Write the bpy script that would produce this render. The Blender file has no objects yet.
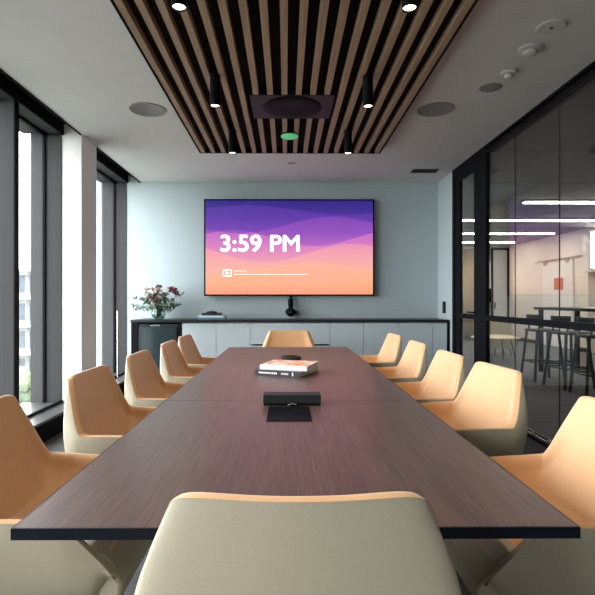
import bpy, bmesh, math, random
from mathutils import Vector, Matrix
random.seed(7)
C = bpy.context.scene.collection
R = math.radians
PI = math.pi
sc = bpy.context.scene

# ------------------------------------------------------------------ materials
def mat(name, col, rough=0.5, metal=0.0, spec=0.5, emit=None, estr=0.0):
    m = bpy.data.materials.new(name); m.use_nodes = True
    b = m.node_tree.nodes['Principled BSDF']
    b.inputs['Base Color'].default_value = (*col, 1)
    b.inputs['Roughness'].default_value = rough
    b.inputs['Metallic'].default_value = metal
    b.inputs['Specular IOR Level'].default_value = spec
    if emit:
        b.inputs['Emission Color'].default_value = (*emit, 1)
        b.inputs['Emission Strength'].default_value = estr
    return m

def noisy(m, scale=(40, 40, 40), c1=None, c2=None, bump=0.0, detail=3.0, lo=0.35, hi=0.65, coord='Object', dist=0.002):
    nt = m.node_tree; b = nt.nodes['Principled BSDF']
    tc = nt.nodes.new('ShaderNodeTexCoord'); mp = nt.nodes.new('ShaderNodeMapping')
    mp.inputs['Scale'].default_value = scale
    nz = nt.nodes.new('ShaderNodeTexNoise'); nz.inputs['Scale'].default_value = 1.0
    nz.inputs['Detail'].default_value = detail
    nt.links.new(tc.outputs[coord], mp.inputs[0]); nt.links.new(mp.outputs[0], nz.inputs['Vector'])
    if c1:
        rp = nt.nodes.new('ShaderNodeValToRGB')
        rp.color_ramp.elements[0].position = lo; rp.color_ramp.elements[0].color = (*c1, 1)
        rp.color_ramp.elements[1].position = hi; rp.color_ramp.elements[1].color = (*c2, 1)
        nt.links.new(nz.outputs[0], rp.inputs[0]); nt.links.new(rp.outputs[0], b.inputs['Base Color'])
    if bump:
        bp = nt.nodes.new('ShaderNodeBump'); bp.inputs['Strength'].default_value = bump
        bp.inputs['Distance'].default_value = dist
        nt.links.new(nz.outputs[0], bp.inputs['Height']); nt.links.new(bp.outputs[0], b.inputs['Normal'])
    return m

M = {}
M['ceiling'] = noisy(mat('ceiling_paint', (.44, .44, .44), .9), (6, 6, 6), (.58, .58, .585), (.60, .60, .605), .05)
M['blue_wall'] = noisy(mat('blue_wall_paint', (.36, .46, .48), .8), (90, 90, 90), (.37, .445, .465), (.39, .46, .48), .05)
M['white_plaster'] = noisy(mat('white_plaster', (.78, .78, .78), .85), (20, 20, 20), bump=.04)
M['alu'] = noisy(mat('grey_aluminium', (.04, .04, .04), .7, 0, .15), (300, 300, 1), (.040, .040, .041), (.052, .052, .053))
M['alu_light'] = noisy(mat('pale_aluminium', (.05, .05, .05), .7, 0, .15), (300, 300, 1), (.048, .048, .048), (.060, .060, .060))
M['ledge'] = noisy(mat('ledge_aluminium', (.36, .36, .36), .32, .5), (3, 200, 3), (.13, .13, .13), (.17, .17, .17))
M['black'] = noisy(mat('black_metal', (.004, .0045, .006), .55, spec=.06), (200, 200, 200), bump=.03)
M['matte_black'] = noisy(mat('matte_black', (.006, .006, .007), .9, spec=.1), (50, 50, 50), bump=.05)
M['dark_grey'] = noisy(mat('dark_grey_metal', (.018, .020, .022), .5, spec=.25), (200, 200, 200), bump=.02)
M['cabinet'] = noisy(mat('cabinet_lacquer', (.50, .57, .60), .5), (8, 8, 8), (.49, .56, .59), (.52, .59, .62))
M['counter'] = noisy(mat('counter_stone', (.012, .014, .018), .4, spec=.25), (60, 60, 60), (.010, .012, .016), (.018, .021, .026))
M['fridge'] = noisy(mat('fridge_glass', (.02, .035, .04), .12), (20, 20, 20), (.018, .032, .037), (.026, .042, .048))
M['chrome'] = noisy(mat('brushed_steel', (.5, .5, .5), .25, 1), (200, 200, 20), bump=.02)
M['shell'] = noisy(mat('beige_leather', (.50, .46, .36), .5), (220, 220, 220), (.43, .38, .275), (.46, .41, .30), .12)
M['tan'] = noisy(mat('tan_leather', (.66, .34, .12), .5), (220, 220, 220), (.68, .385, .185), (.72, .415, .205), .12)
_b = M['tan'].node_tree.nodes['Principled BSDF']; _b.inputs['Sheen Weight'].default_value = .4; _b.inputs['Sheen Roughness'].default_value = .5
M['office_ceiling'] = noisy(mat('office_ceiling', (.32, .32, .33), .9), (4, 4, 4), (.20, .20, .205), (.23, .23, .235))
M['office_wall'] = noisy(mat('office_wall', (.62, .61, .60), .8), (4, 4, 4), (.70, .66, .61), (.74, .70, .65))
M['office_floor'] = noisy(mat('office_floor', (.10, .105, .11), .8), (2, 30, 2), (.08, .083, .09), (.13, .135, .14))
M['grey_speaker'] = noisy(mat('speaker_grille', (.36, .36, .36), .8), (400, 400, 400), (.17, .17, .17), (.25, .25, .25))
M['white_plastic'] = noisy(mat('white_plastic', (.5, .5, .5), .6), (100, 100, 100), bump=.02)
M['wood_light'] = noisy(mat('pale_wood', (.6, .48, .33), .5), (3, 60, 3), (.5, .4, .27), (.66, .54, .38))
M['petal'] = noisy(mat('pink_petal', (.55, .28, .30), .6), (40, 40, 40), (.35, .2, .2), (.72, .55, .52))
M['petal_dark'] = noisy(mat('burgundy_petal', (.18, .05, .07), .6), (40, 40, 40), (.1, .03, .05), (.3, .12, .14))
M['leaf'] = noisy(mat('eucalyptus_leaf', (.13, .2, .15), .6), (30, 30, 30), (.05, .09, .06), (.24, .30, .25))
M['stem'] = noisy(mat('flower_stem', (.12, .17, .08), .6), (50, 50, 50), bump=.1)
M['white_print'] = mat('white_print', (.85, .85, .85), .6)
M['red_sign'] = mat('red_sign', (.5, .1, .06), .5)
M['strip_and_pane_glow'] = mat('strip_and_pane_glow', (1, 1, 1), .5, emit=(1, .91, .80), estr=32)
M['lamp_lens'] = mat('lamp_lens', (1, .9, .75), .5, emit=(1, .78, .5), estr=7)
M['green_lens'] = mat('green_lens', (.1, .5, .2), .5, emit=(.12, .75, .3), estr=.28)
M['clock_text'] = mat('clock_text', (1, 1, 1), .5, emit=(1, 1, 1), estr=1.15)
M['small_text'] = mat('small_text', (1, .9, .86), .5, emit=(1, .9, .86), estr=1.0)
M['far_building'] = noisy(mat('far_building_wall', (.8, .8, .8), .8), (.3, .3, .3), (.15, .155, .16), (.19, .19, .19))
M['far_glass'] = mat('far_window_glass', (.05, .065, .08), .6, spec=.1)
M['far_slab'] = noisy(mat('far_building_slab', (.3, .3, .3), .8), (1, 1, 1), (.26, .26, .26), (.30, .30, .30))
M['far_ground'] = noisy(mat('far_ground', (.45, .47, .42), .9), (.05, .05, .05), (.11, .13, .09), (.20, .20, .18))
M['tree_leaf'] = noisy(mat('tree_leaf', (.12, .2, .08), .8), (1, 1, 1), (.03, .05, .02), (.09, .12, .06))
M['trunk'] = noisy(mat('tree_bark', (.12, .09, .06), .9), (4, 4, 1), bump=.3)

# pane: clear glass that lets daylight through and mirrors by Fresnel
def glass_mat(name, tint=(1, 1, 1), ior=1.5, gain=1.0):
    m = bpy.data.materials.new(name); m.use_nodes = True; nt = m.node_tree
    nt.nodes.remove(nt.nodes['Principled BSDF']); out = nt.nodes['Material Output']
    tr = nt.nodes.new('ShaderNodeBsdfTransparent'); tr.inputs[0].default_value = (*tint, 1)
    gl = nt.nodes.new('ShaderNodeBsdfGlossy'); gl.inputs['Roughness'].default_value = 0.0
    fr = nt.nodes.new('ShaderNodeFresnel'); fr.inputs['IOR'].default_value = ior
    mu = nt.nodes.new('ShaderNodeMath'); mu.operation = 'MULTIPLY'; mu.inputs[1].default_value = gain; mu.use_clamp = True
    mx = nt.nodes.new('ShaderNodeMixShader')
    # the same index on the way in and out of the thin pane
    ge = nt.nodes.new('ShaderNodeNewGeometry'); ii = nt.nodes.new('ShaderNodeMapRange')
    ii.inputs['To Min'].default_value = ior; ii.inputs['To Max'].default_value = 1/ior
    nt.links.new(ge.outputs['Backfacing'], ii.inputs['Value']); nt.links.new(ii.outputs[0], fr.inputs['IOR'])
    nt.links.new(fr.outputs[0], mu.inputs[0]); nt.links.new(mu.outputs[0], mx.inputs[0])
    nt.links.new(tr.outputs[0], mx.inputs[1]); nt.links.new(gl.outputs[0], mx.inputs[2]); nt.links.new(mx.outputs[0], out.inputs[0])
    return m
M['pane'] = glass_mat('clear_window_glass', (.97, .98, .98))
M['partition'] = glass_mat('partition_glass', (.90, .91, .91), 1.5, 1.0)
M['vase'] = glass_mat('vase_glass', (.75, .82, .80), 1.45, 1.3)

# table top: dark veneer with fine lengthwise grain
def veneer():
    m = mat('dark_walnut_veneer', (.1, .06, .05), .33); nt = m.node_tree; b = nt.nodes['Principled BSDF']
    tc = nt.nodes.new('ShaderNodeTexCoord'); mp = nt.nodes.new('ShaderNodeMapping')
    mp.inputs['Scale'].default_value = (300, 5, 10)
    nz = nt.nodes.new('ShaderNodeTexNoise'); nz.inputs['Scale'].default_value = 1; nz.inputs['Detail'].default_value = 5
    rp = nt.nodes.new('ShaderNodeValToRGB')
    rp.color_ramp.elements[0].position = .30; rp.color_ramp.elements[0].color = (.075, .042, .035, 1)
    rp.color_ramp.elements[1].position = .72; rp.color_ramp.elements[1].color = (.20, .122, .102, 1)
    mp2 = nt.nodes.new('ShaderNodeMapping'); mp2.inputs['Scale'].default_value = (14, .6, 1)
    n2 = nt.nodes.new('ShaderNodeTexNoise'); n2.inputs['Scale'].default_value = 1; n2.inputs['Detail'].default_value = 2
    mx = nt.nodes.new('ShaderNodeMix'); mx.data_type = 'RGBA'; mx.blend_type = 'MULTIPLY'; mx.inputs[0].default_value = .5
    nt.links.new(tc.outputs['Object'], mp.inputs[0]); nt.links.new(mp.outputs[0], nz.inputs['Vector']); nt.links.new(nz.outputs[0], rp.inputs[0])
    nt.links.new(tc.outputs['Object'], mp2.inputs[0]); nt.links.new(mp2.outputs[0], n2.inputs['Vector'])
    nt.links.new(rp.outputs[0], mx.inputs[6]); nt.links.new(n2.outputs[0], mx.inputs[7]); nt.links.new(mx.outputs[2], b.inputs['Base Color'])
    bp = nt.nodes.new('ShaderNodeBump'); bp.inputs['Strength'].default_value = .06; bp.inputs['Distance'].default_value = .001
    nt.links.new(nz.outputs[0], bp.inputs['Height']); nt.links.new(bp.outputs[0], b.inputs['Normal'])
    return m
M['veneer'] = veneer()
M['table_edge'] = noisy(mat('black_table_edge', (.004, .006, .011), .5, spec=.15), (100, 100, 100), bump=.02)
M['pedestal'] = noisy(mat('grey_green_pedestal', (.13, .135, .12), .4), (50, 50, 50), bump=.02)

# slat timber
def timber():
    m = mat('slat_timber', (.42, .29, .19), .6); return noisy(m, (60, 2, 60), (.25, .165, .105), (.35, .235, .15), .05, 4)
M['slat'] = timber()

# carpet tiles: planks with streaks
def carpet():
    m = mat('carpet_planks', (.06, .06, .065), .95, spec=.1); nt = m.node_tree; b = nt.nodes['Principled BSDF']
    tc = nt.nodes.new('ShaderNodeTexCoord'); br = nt.nodes.new('ShaderNodeTexBrick')
    br.inputs['Scale'].default_value = 1; br.inputs['Brick Width'].default_value = 1.0; br.inputs['Row Height'].default_value = .25
    br.inputs['Mortar Size'].default_value = .003
    br.inputs['Color1'].default_value = (.075, .072, .078, 1); br.inputs['Color2'].default_value = (.115, .11, .118, 1); br.inputs['Mortar'].default_value = (.05, .05, .05, 1)
    mp = nt.nodes.new('ShaderNodeMapping'); mp.inputs['Scale'].default_value = (6, 120, 1)
    nz = nt.nodes.new('ShaderNodeTexNoise'); nz.inputs['Scale'].default_value = 1; nz.inputs['Detail'].default_value = 4
    mx = nt.nodes.new('ShaderNodeMix'); mx.data_type = 'RGBA'; mx.blend_type = 'OVERLAY'; mx.inputs[0].default_value = .7
    nt.links.new(tc.outputs['Object'], br.inputs['Vector']); nt.links.new(tc.outputs['Object'], mp.inputs[0]); nt.links.new(mp.outputs[0], nz.inputs['Vector'])
    nt.links.new(br.outputs[0], mx.inputs[6]); nt.links.new(nz.outputs[0], mx.inputs[7]); nt.links.new(mx.outputs[2], b.inputs['Base Color'])
    bp = nt.nodes.new('ShaderNodeBump'); bp.inputs['Strength'].default_value = .4; bp.inputs['Distance'].default_value = .004
    nt.links.new(nz.outputs[0], bp.inputs['Height']); nt.links.new(bp.outputs[0], b.inputs['Normal'])
    return m
M['carpet'] = carpet()

# the lit picture on the television: sunset ramp with overlapping dunes (object space of the screen, u = x/width, v = z/height in 0..1)
def screen_mat(w, h):
    m = bpy.data.materials.new('screen_picture'); m.use_nodes = True; nt = m.node_tree
    b = nt.nodes['Principled BSDF']; b.inputs['Base Color'].default_value = (.01, .01, .01, 1); b.inputs['Roughness'].default_value = .3
    def math_(op, a, c=None):
        n = nt.nodes.new('ShaderNodeMath'); n.operation = op
        for i, v in enumerate((a, c)):
            if v is None: continue
            if isinstance(v, (int, float)): n.inputs[i].default_value = v
            else: nt.links.new(v, n.inputs[i])
        return n.outputs[0]
    tc = nt.nodes.new('ShaderNodeTexCoord'); sp = nt.nodes.new('ShaderNodeSeparateXYZ'); nt.links.new(tc.outputs['Object'], sp.inputs[0])
    u = math_('ADD', math_('DIVIDE', sp.outputs[0], w), .5); v = math_('ADD', math_('DIVIDE', sp.outputs[2], h), .5)
    # every dune below its crest pulls the ramp a step down
    shift = None
    for (a, amp, k, ph, st) in ((.90, .05, 5.2, .3, .09), (.74, .09, 5.6, 3.6, .10), (.60, .085, 6.5, .5, .10), (.44, .10, 6.0, 2.6, .07), (.26, .08, 5.0, 4.6, .06)):
        crest = math_('ADD', math_('MULTIPLY', math_('SINE', math_('ADD', math_('MULTIPLY', u, k), ph)), amp), a)
        below = math_('MULTIPLY', math_('LESS_THAN', v, crest), st)
        shift = below if shift is None else math_('ADD', shift, below)
    t = math_('SUBTRACT', math_('ADD', math_('MULTIPLY', v, .55), .45), shift)
    rp = nt.nodes.new('ShaderNodeValToRGB'); cr = rp.color_ramp
    def s(c): return tuple(((x/255)/12.92 if x/255 <= .04045 else (((x/255)+.055)/1.055)**2.4) for x in c)
    stops = ((0.0, (252, 150, 118)), (.10, (254, 178, 140)), (.22, (250, 182, 160)), (.34, (244, 160, 178)), (.46, (212, 122, 196)), (.62, (150, 80, 190)), (.80, (96, 56, 170)), (1.0, (42, 34, 130)))
    cr.elements[0].position = 0; cr.elements[0].color = (*s(stops[0][1]), 1)
    cr.elements[1].position = 1; cr.elements[1].color = (*s(stops[-1][1]), 1)
    for p, c in stops[1:-1]:
        e = cr.elements.new(p); e.color = (*s(c), 1)
    nt.links.new(t, rp.inputs[0]); nt.links.new(rp.outputs[0], b.inputs['Emission Color']); b.inputs['Emission Strength'].default_value = .88
    return m

# ------------------------------------------------------------------ mesh helpers
def box(bm, x0, x1, y0, y1, z0, z1, rot=None, piv=None):
    vs = [bm.verts.new((x, y, z)) for x in (x0, x1) for y in (y0, y1) for z in (z0, z1)]
    for f in ((0, 1, 3, 2), (4, 6, 7, 5), (0, 4, 5, 1), (2, 3, 7, 6), (0, 2, 6, 4), (1, 5, 7, 3)):
        bm.faces.new([vs[i] for i in f])
    if rot is not None:
        bmesh.ops.rotate(bm, verts=vs, cent=piv or ((x0+x1)/2, (y0+y1)/2, (z0+z1)/2), matrix=rot)
    return vs

def cyl(bm, c, r, z0, z1, n=32, r1=None):
    r1 = r if r1 is None else r1
    a = [bm.verts.new((c[0]+r*math.cos(2*PI*i/n), c[1]+r*math.sin(2*PI*i/n), z0)) for i in range(n)]
    b = [bm.verts.new((c[0]+r1*math.cos(2*PI*i/n), c[1]+r1*math.sin(2*PI*i/n), z1)) for i in range(n)]
    for i in range(n): bm.faces.new((a[i], a[(i+1) % n], b[(i+1) % n], b[i]))
    bm.faces.new(a[::-1]); bm.faces.new(b)

def lathe(bm, prof, c=(0, 0, 0), n=32):
    rings = []
    for r, z in prof:
        if r < 1e-5: rings.append([bm.verts.new((c[0], c[1], c[2]+z))])
        else: rings.append([bm.verts.new((c[0]+r*math.cos(2*PI*i/n), c[1]+r*math.sin(2*PI*i/n), c[2]+z)) for i in range(n)])
    for A, B in zip(rings, rings[1:]):
        for i in range(n):
            j = (i+1) % n
            vs = [A[i % len(A)], A[j % len(A)], B[j % len(B)], B[i % len(B)]]
            out = []
            for v in vs:
                if v not in out: out.append(v)
            if len(out) > 2: bm.faces.new(out)

def tube(bm, pts, r, n=10, r1=None):
    pts = [Vector(p) for p in pts]; rings = []
    for i, p in enumerate(pts):
        d = (pts[min(i+1, len(pts)-1)]-pts[max(i-1, 0)]).normalized()
        a = d.orthogonal().normalized() if i == 0 else (pa - d*pa.dot(d)).normalized()
        pa = a; b = d.cross(a)
        rr = r if r1 is None else r+(r1-r)*i/(len(pts)-1)
        rings.append([bm.verts.new(p+rr*(a*math.cos(2*PI*k/n)+b*math.sin(2*PI*k/n))) for k in range(n)])
    for A, B in zip(rings, rings[1:]):
        for i in range(n): bm.faces.new((A[i], A[(i+1) % n], B[(i+1) % n], B[i]))
    bm.faces.new(rings[0][::-1]); bm.faces.new(rings[-1])

def obj(name, bm, m, parent=None, smooth=False, bevel=0, seg=2, fixn=True):
    if fixn: bmesh.ops.recalc_face_normals(bm, faces=bm.faces)
    me = bpy.data.meshes.new(name); bm.to_mesh(me); bm.free()
    me.materials.append(m)
    o = bpy.data.objects.new(name, me); C.objects.link(o)
    if parent: o.parent = parent
    if smooth:
        for p in me.polygons: p.use_smooth = True
        if smooth != 'all': me.set_sharp_from_angle(angle=R(40))
    if bevel:
        b = o.modifiers.new('bevel', 'BEVEL'); b.width = bevel; b.segments = seg; b.limit_method = 'ANGLE'; b.angle_limit = R(40)
    return o

def BM(): return bmesh.new()
def boxo(name, dims, m, parent=None, bevel=0):
    bm = BM(); box(bm, *dims); return obj(name, bm, m, parent, bevel=bevel)

def tag(o, label, cat, group=None):
    o['label'] = label; o['category'] = cat
    if group: o['group'] = group
    return o
def thing(name, label, cat, loc=(0, 0, 0), rz=0, group=None):
    o = bpy.data.objects.new(name, None); o.empty_display_size = .1; C.objects.link(o)
    o.location = loc; o.rotation_euler = (0, 0, rz)
    return tag(o, label, cat, group)
def struct(o): o['kind'] = 'structure'; return o
def sempty(name):
    o = bpy.data.objects.new(name, None); C.objects.link(o); return struct(o)
def dup(root, loc, rz, label=None):
    r = root.copy(); C.objects.link(r); r.location = loc; r.rotation_euler = (0, 0, rz)
    if label: r['label'] = label
    for ch in list(root.children):
        c = ch.copy(); C.objects.link(c); c.parent = r
        for g in list(ch.children):
            d = g.copy(); C.objects.link(d); d.parent = c
    return r

# ------------------------------------------------------------------ the setting
H = 2.89                      # ceiling
YB, YR = 7.10, -1.90          # far wall, rear wall
XL, XR = -2.06, 2.16          # inner line of the window wall, glass partition
struct(boxo('floor', (-2.62, XR+.05, YR-.1, YB+.1, -.12, 0), M['carpet']))
struct(boxo('ceiling', (XL, XR+.05, YR-.1, YB+.1, H, H+.15), M['ceiling']))
bm = BM(); box(bm, -2.75, XR+.1, YB, YB+.15, 0, H+.15); struct(obj('wall_back', bm, M['blue_wall']))
struct(boxo('wall_rear', (-2.75, XR+.1, YR-.15, YR, 0, H+.15), M['white_plaster']))
struct(boxo('wall_right', (XR, XR+.10, 6.45, YB, 0, H), M['blue_wall']))
struct(boxo('wall_left', (-2.565, XL, 5.05, 5.45, 0, H+.10), M['white_plaster']))       # the pier between the two windows
# dark blind pocket and head over the glass
bm = BM()
for (y0, y1) in ((YR, 5.05), (5.45, YB)):
    box(bm, -2.24, XL, y0, y1, H+.10, H+.15)
    box(bm, XL-.012, XL, y0, y1, H-.012, H+.10)
    box(bm, -2.25, -2.235, y0, y1, H-.01, H+.10)
struct(obj('trim_1', bm, M['matte_black']))
# aluminium sill ledge with a black upstand
bm = BM()
for (y0, y1) in ((YR, 5.05), (5.45, YB)):
    box(bm, -2.64, XL, y0, y1, .165, .19)
struct(obj('trim_2', bm, M['ledge'], bevel=.003))
bm = BM()
for (y0, y1) in ((YR, 5.05), (5.45, YB)):
    box(bm, -2.64, XL-.015, y0, y1, 0, .165)
struct(obj('trim_3', bm, M['black']))

def window(name, y0, y1, fins, xo):
    w = sempty(name)
    bm = BM(); box(bm, -2.64, -2.25, y0, y1, H, H+.10); obj('window_head', bm, M['alu'], w)
    bm = BM(); box(bm, -2.265, -2.245, y0, y1, .19, .215); box(bm, -2.43, -2.40, y0, y1, H-.03, H)
    obj('window_track', bm, M['black'], w)
    # jamb at the far end: two aluminium boxes with a black gasket between
    boxo('jamb', (-2.415, -2.26, y1-.012, y1, .19, H), M['alu'], w)
    boxo('outer_jamb', (xo, -2.435, y1-.012, y1, .19, H), M['alu_light'], w)
    boxo('gasket', (-2.437, -2.413, y1-.03, y1, .19, H), M['black'], w)
    for fy in fins:
        m_ = boxo('mullion', (xo, -2.262, fy, fy+.06, .19, H), M['alu'], w)
        boxo('mullion_cap', (-2.262, -2.25, fy-.003, fy+.063, .19, H), M['black'], m_)
    e = [y0]+[v for f in fins for v in (f, f+.06)]+[y1-.012]
    for i in range(0, len(e), 2):
        boxo('pane', (-2.431, -2.423, e[i], e[i+1], .19, H), M['pane'], w)
    return w
window('window_1', YR, 5.05, (-1.11, -.23, .65, 1.53, 2.41, 3.29, 4.17), -2.565)
w2 = window('window_2', 5.45, YB, (), -2.61)
bm = BM(); tube(bm, [(-2.20, 6.55, .2), (-2.20, 6.55, 1.08)], .009); obj('blind_rod', bm, M['chrome'], w2, smooth=True)

# glazed partition on the right
gp = sempty('window_3')
Y0, Y1 = YR, 5.36
bm = BM(); box(bm, XR-.01, XR+.08, Y0, Y1, 2.865, H); box(bm, XR-.01, XR+.08, Y0, Y1, 2.80, 2.835); box(bm, XR+.02, XR+.06, Y0, Y1, 2.835, 2.865)
obj('head_track', bm, M['black'], gp)
joints = [Y0, -1.35, -.58, .19, .96, 1.73, 2.46, 3.20, 3.97, 4.74, Y1]
for a, b in zip(joints, joints[1:]):
    bm = BM(); box(bm, XR+.014, XR+.026, a+.003, b-.003, .05, 2.80); obj('pane', bm, M['partition'], gp)
bm = BM()
for j in joints[1:-1]: box(bm, XR+.016, XR+.024, j-.003, j+.003, .05, 2.80)
obj('joint_seal', bm, M['dark_grey'], gp)
boxo('mid_rail', (XR-.012, XR+.012, Y0, Y1, .998, 1.056), M['black'], gp)
bm = BM(); box(bm, XR-.01, XR+.05, Y0, Y1, 0, .05); obj('base_track', bm, M['black'], gp)
bm = BM(); box(bm, XR-.012, XR-.004, Y0, Y1, .035, .055); box(bm, XR+.028, XR+.034, Y0, Y1, .05, .060); obj('track_edge', bm, M['chrome'], gp)

# door with a black frame
dr = sempty('door_1')
bm = BM(); box(bm, XR-.012, XR+.03, 5.36, 5.46, 0, H); box(bm, XR-.012, XR+.03, 6.36, 6.45, 0, H); box(bm, XR-.012, XR+.03, 5.46, 6.36, 2.78, H)
obj('door_frame', bm, M['black'], dr)
bm = BM(); box(bm, XR-.004, XR+.026, 5.47, 5.72, .01, 2.775); box(bm, XR-.004, XR+.026, 6.17, 6.355, .01, 2.775)
box(bm, XR-.004, XR+.026, 5.72, 6.17, 2.70, 2.775); box(bm, XR-.004, XR+.026, 5.72, 6.17, .01, .12); box(bm, XR-.004, XR+.026, 5.72, 6.17, .998, 1.056)
lf = obj('door_leaf', bm, M['black'], dr)
boxo('pane', (XR+.006, XR+.014, 5.72, 6.17, .12, 2.70), M['partition'], dr)
bm = BM(); tube(bm, [(XR-.002, 5.66, 1.08), (XR-.05, 5.66, 1.08), (XR-.05, 5.80, 1.08)], .009); obj('handle', bm, M['black'], lf, smooth=True)
# skirting
struct(boxo('baseboard_right', (XR-.012, XR, 6.46, 6.56, 0, .09), M['black']))

# ------------------------------------------------------------------ office beyond the glass
struct(boxo('floor_office', (XR+.05, 9.2, YR-.1, 15.8, -.12, 0), M['office_floor']))
struct(boxo('ceiling_office', (XR+.05, 9.2, YR-.1, 15.8, H, H+.15), M['office_ceiling']))
struct(boxo('wall_north', (XR-.1, 9.2, 15.65, 15.8, 0, H), M['office_wall']))
struct(boxo('wall_east', (9.1, 9.2, YR-.1, 15.7, 0, H), M['office_wall']))
struct(boxo('wall_south', (XR+.05, 9.2, YR-.2, YR-.1, 0, H), M['office_wall']))
struct(boxo('wall_corridor', (6.98, 9.1, 11.5, 15.65, 0, H), M['office_wall']))
struct(boxo('wall_west', (XR-.1, XR, YB+.15, 15.65, 0, H), M['office_wall']))
struct(boxo('baseboard_corridor', (6.965, 6.98, 11.5, 15.65, 0, .1), M['dark_grey']))
bm = BM()
for k in range(1, 12): box(bm, XR+.06, 9.05, YR+k*1.5, YR+k*1.5+.012, H-.004, H)
for k in range(1, 9): box(bm, XR+k*.75, XR+k*.75+.012, YR, 15.6, H-.004, H)
struct(obj('trim_4', bm, M['grey_speaker']))                # ceiling tile joints
d2 = sempty('door_2')
bm = BM(); box(bm, 6.42, 6.48, 15.58, 15.65, 0, 2.84); box(bm, 6.92, 6.98, 15.58, 15.65, 0, 2.84); box(bm, 6.48, 6.92, 15.58, 15.65, 2.78, 2.84); obj('door_frame', bm, M['black'], d2)
l2 = boxo('door_leaf', (6.48, 6.92, 15.6, 15.65, .01, 2.78), M['ceiling'], d2)
boxo('handle', (6.52, 6.54, 15.55, 15.6, .95, 1.15), M['black'], l2)
d3 = sempty('door_3')
boxo('door_leaf', (6.93, 6.965, 12.05, 13.45, .02, 2.2), M['white_plaster'], d3)
bm = BM(); box(bm, 6.94, 6.97, 11.7, 13.95, 2.24, 2.28); obj('sliding_rail', bm, M['chrome'], d3)
for y in (12.25, 13.3):
    bm = BM(); cyl(bm, (0, 0), .07, -.02, .02, 20)
    o = obj('roller', bm, M['chrome'], d3, smooth=True); o.rotation_euler = (0, PI/2, 0); o.location = (6.915, y, 2.2)
tag(boxo('door_sign', (6.91, 6.929, 12.45, 12.85, 1.48, 1.78), M['red_sign']), 'small red square sign on the pale sliding door in the office beyond the glass', 'sign')
w4 = sempty('window_4')
boxo('pane', (6.22, 6.34, 15.63, 15.645, 1.6, 2.35), M['strip_and_pane_glow'], w4)  # no opening behind: the pane itself glows to stand in for daylight
tag(boxo('wall_screen', (6.16, 6.40, 15.5, 15.56, 1.15, 1.58), M['black'], bevel=.01), 'dark flat screen on the far office wall beside the black framed door', 'screen')
bm = BM(); n = 48
top = []; bot = []
for i in range(n+1):
    x = 5.42+.5*i/n; y = 15.45+.035*math.sin(i*1.3)
    top.append(bm.verts.new((x, y, 2.8))); bot.append(bm.verts.new((x, y, .02)))
for i in range(n): bm.faces.new((top[i], top[i+1], bot[i+1], bot[i]))
cu = obj('curtain', bm, M['wood_light'], smooth='all'); sm = cu.modifiers.new('t', 'SOLIDIFY'); sm.thickness = .01
tag(cu, 'pale pleated full height curtain seen through the glass door', 'curtain')
# linear ceiling lights
for (x0, x1, y, lab) in ((4.0, 8.6, 8.35, 'nearest of the long linear ceiling lights in the office beyond the glass'),
                    (2.9, 6.55, 10.25, 'second of the long linear ceiling lights beyond the glass, ending by the bright wall light'),
                    (2.7, 6.60, 12.3, 'third linear ceiling light from the glass, short and high over the corridor'),
                    (2.5, 6.50, 14.15, 'farthest linear ceiling light, above the black framed office door')):
    t = thing('linear_ceiling_light', lab, 'ceiling light', ((x0+x1)/2, y, H), group='linear lights on the office ceiling')
    L = (x1-x0)/2
    boxo('housing', (-L-.02, L+.02, -.07, .07, -.03, 0), M['white_plastic'], t)
    boxo('diffuser', (-L, L, -.055, .055, -.045, -.03), M['strip_and_pane_glow'], t)
t = thing('wall_light', 'tall glowing white light panel at the corner of the office wall', 'wall light', (7.0, 11.42, 2.4))
boxo('back_plate', (-.02, .30, 0, .08, -.45, .4), M['white_plastic'], t)
boxo('diffuser', (0, .28, -.02, 0, -.43, .38), M['strip_and_pane_glow'], t)
# shelf behind right edge
t = thing('wall_shelf', 'thin white wall shelf beyond the glass at the right edge', 'shelf', (7.1, 11.3, 1.85))
boxo('board', (-.2, 1.2, -.05, .19, 0, .035), M['white_plastic'], t)
boxo('bracket', (.0, .03, .0, .19, -.12, 0), M['chrome'], t)

# tall bar table
t = thing('bar_table', 'long dark high bar table in the office beyond the glass', 'table', (4.65, 7.4, 0))
boxo('tabletop', (-.38, .40, -1.25, 1.2, 1.055, 1.10), M['dark_grey'], t, bevel=.005)
for sx in (-.30, .32):
    for sy in (-1.15, 1.1): boxo('leg', (sx-.03, sx+.03, sy-.03, sy+.03, 0, 1.055), M['black'], t)
for q in (-1.165, 1.085): boxo('stretcher', (-.30, .32, q, q+.03, .15, .19), M['black'], t)
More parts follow.
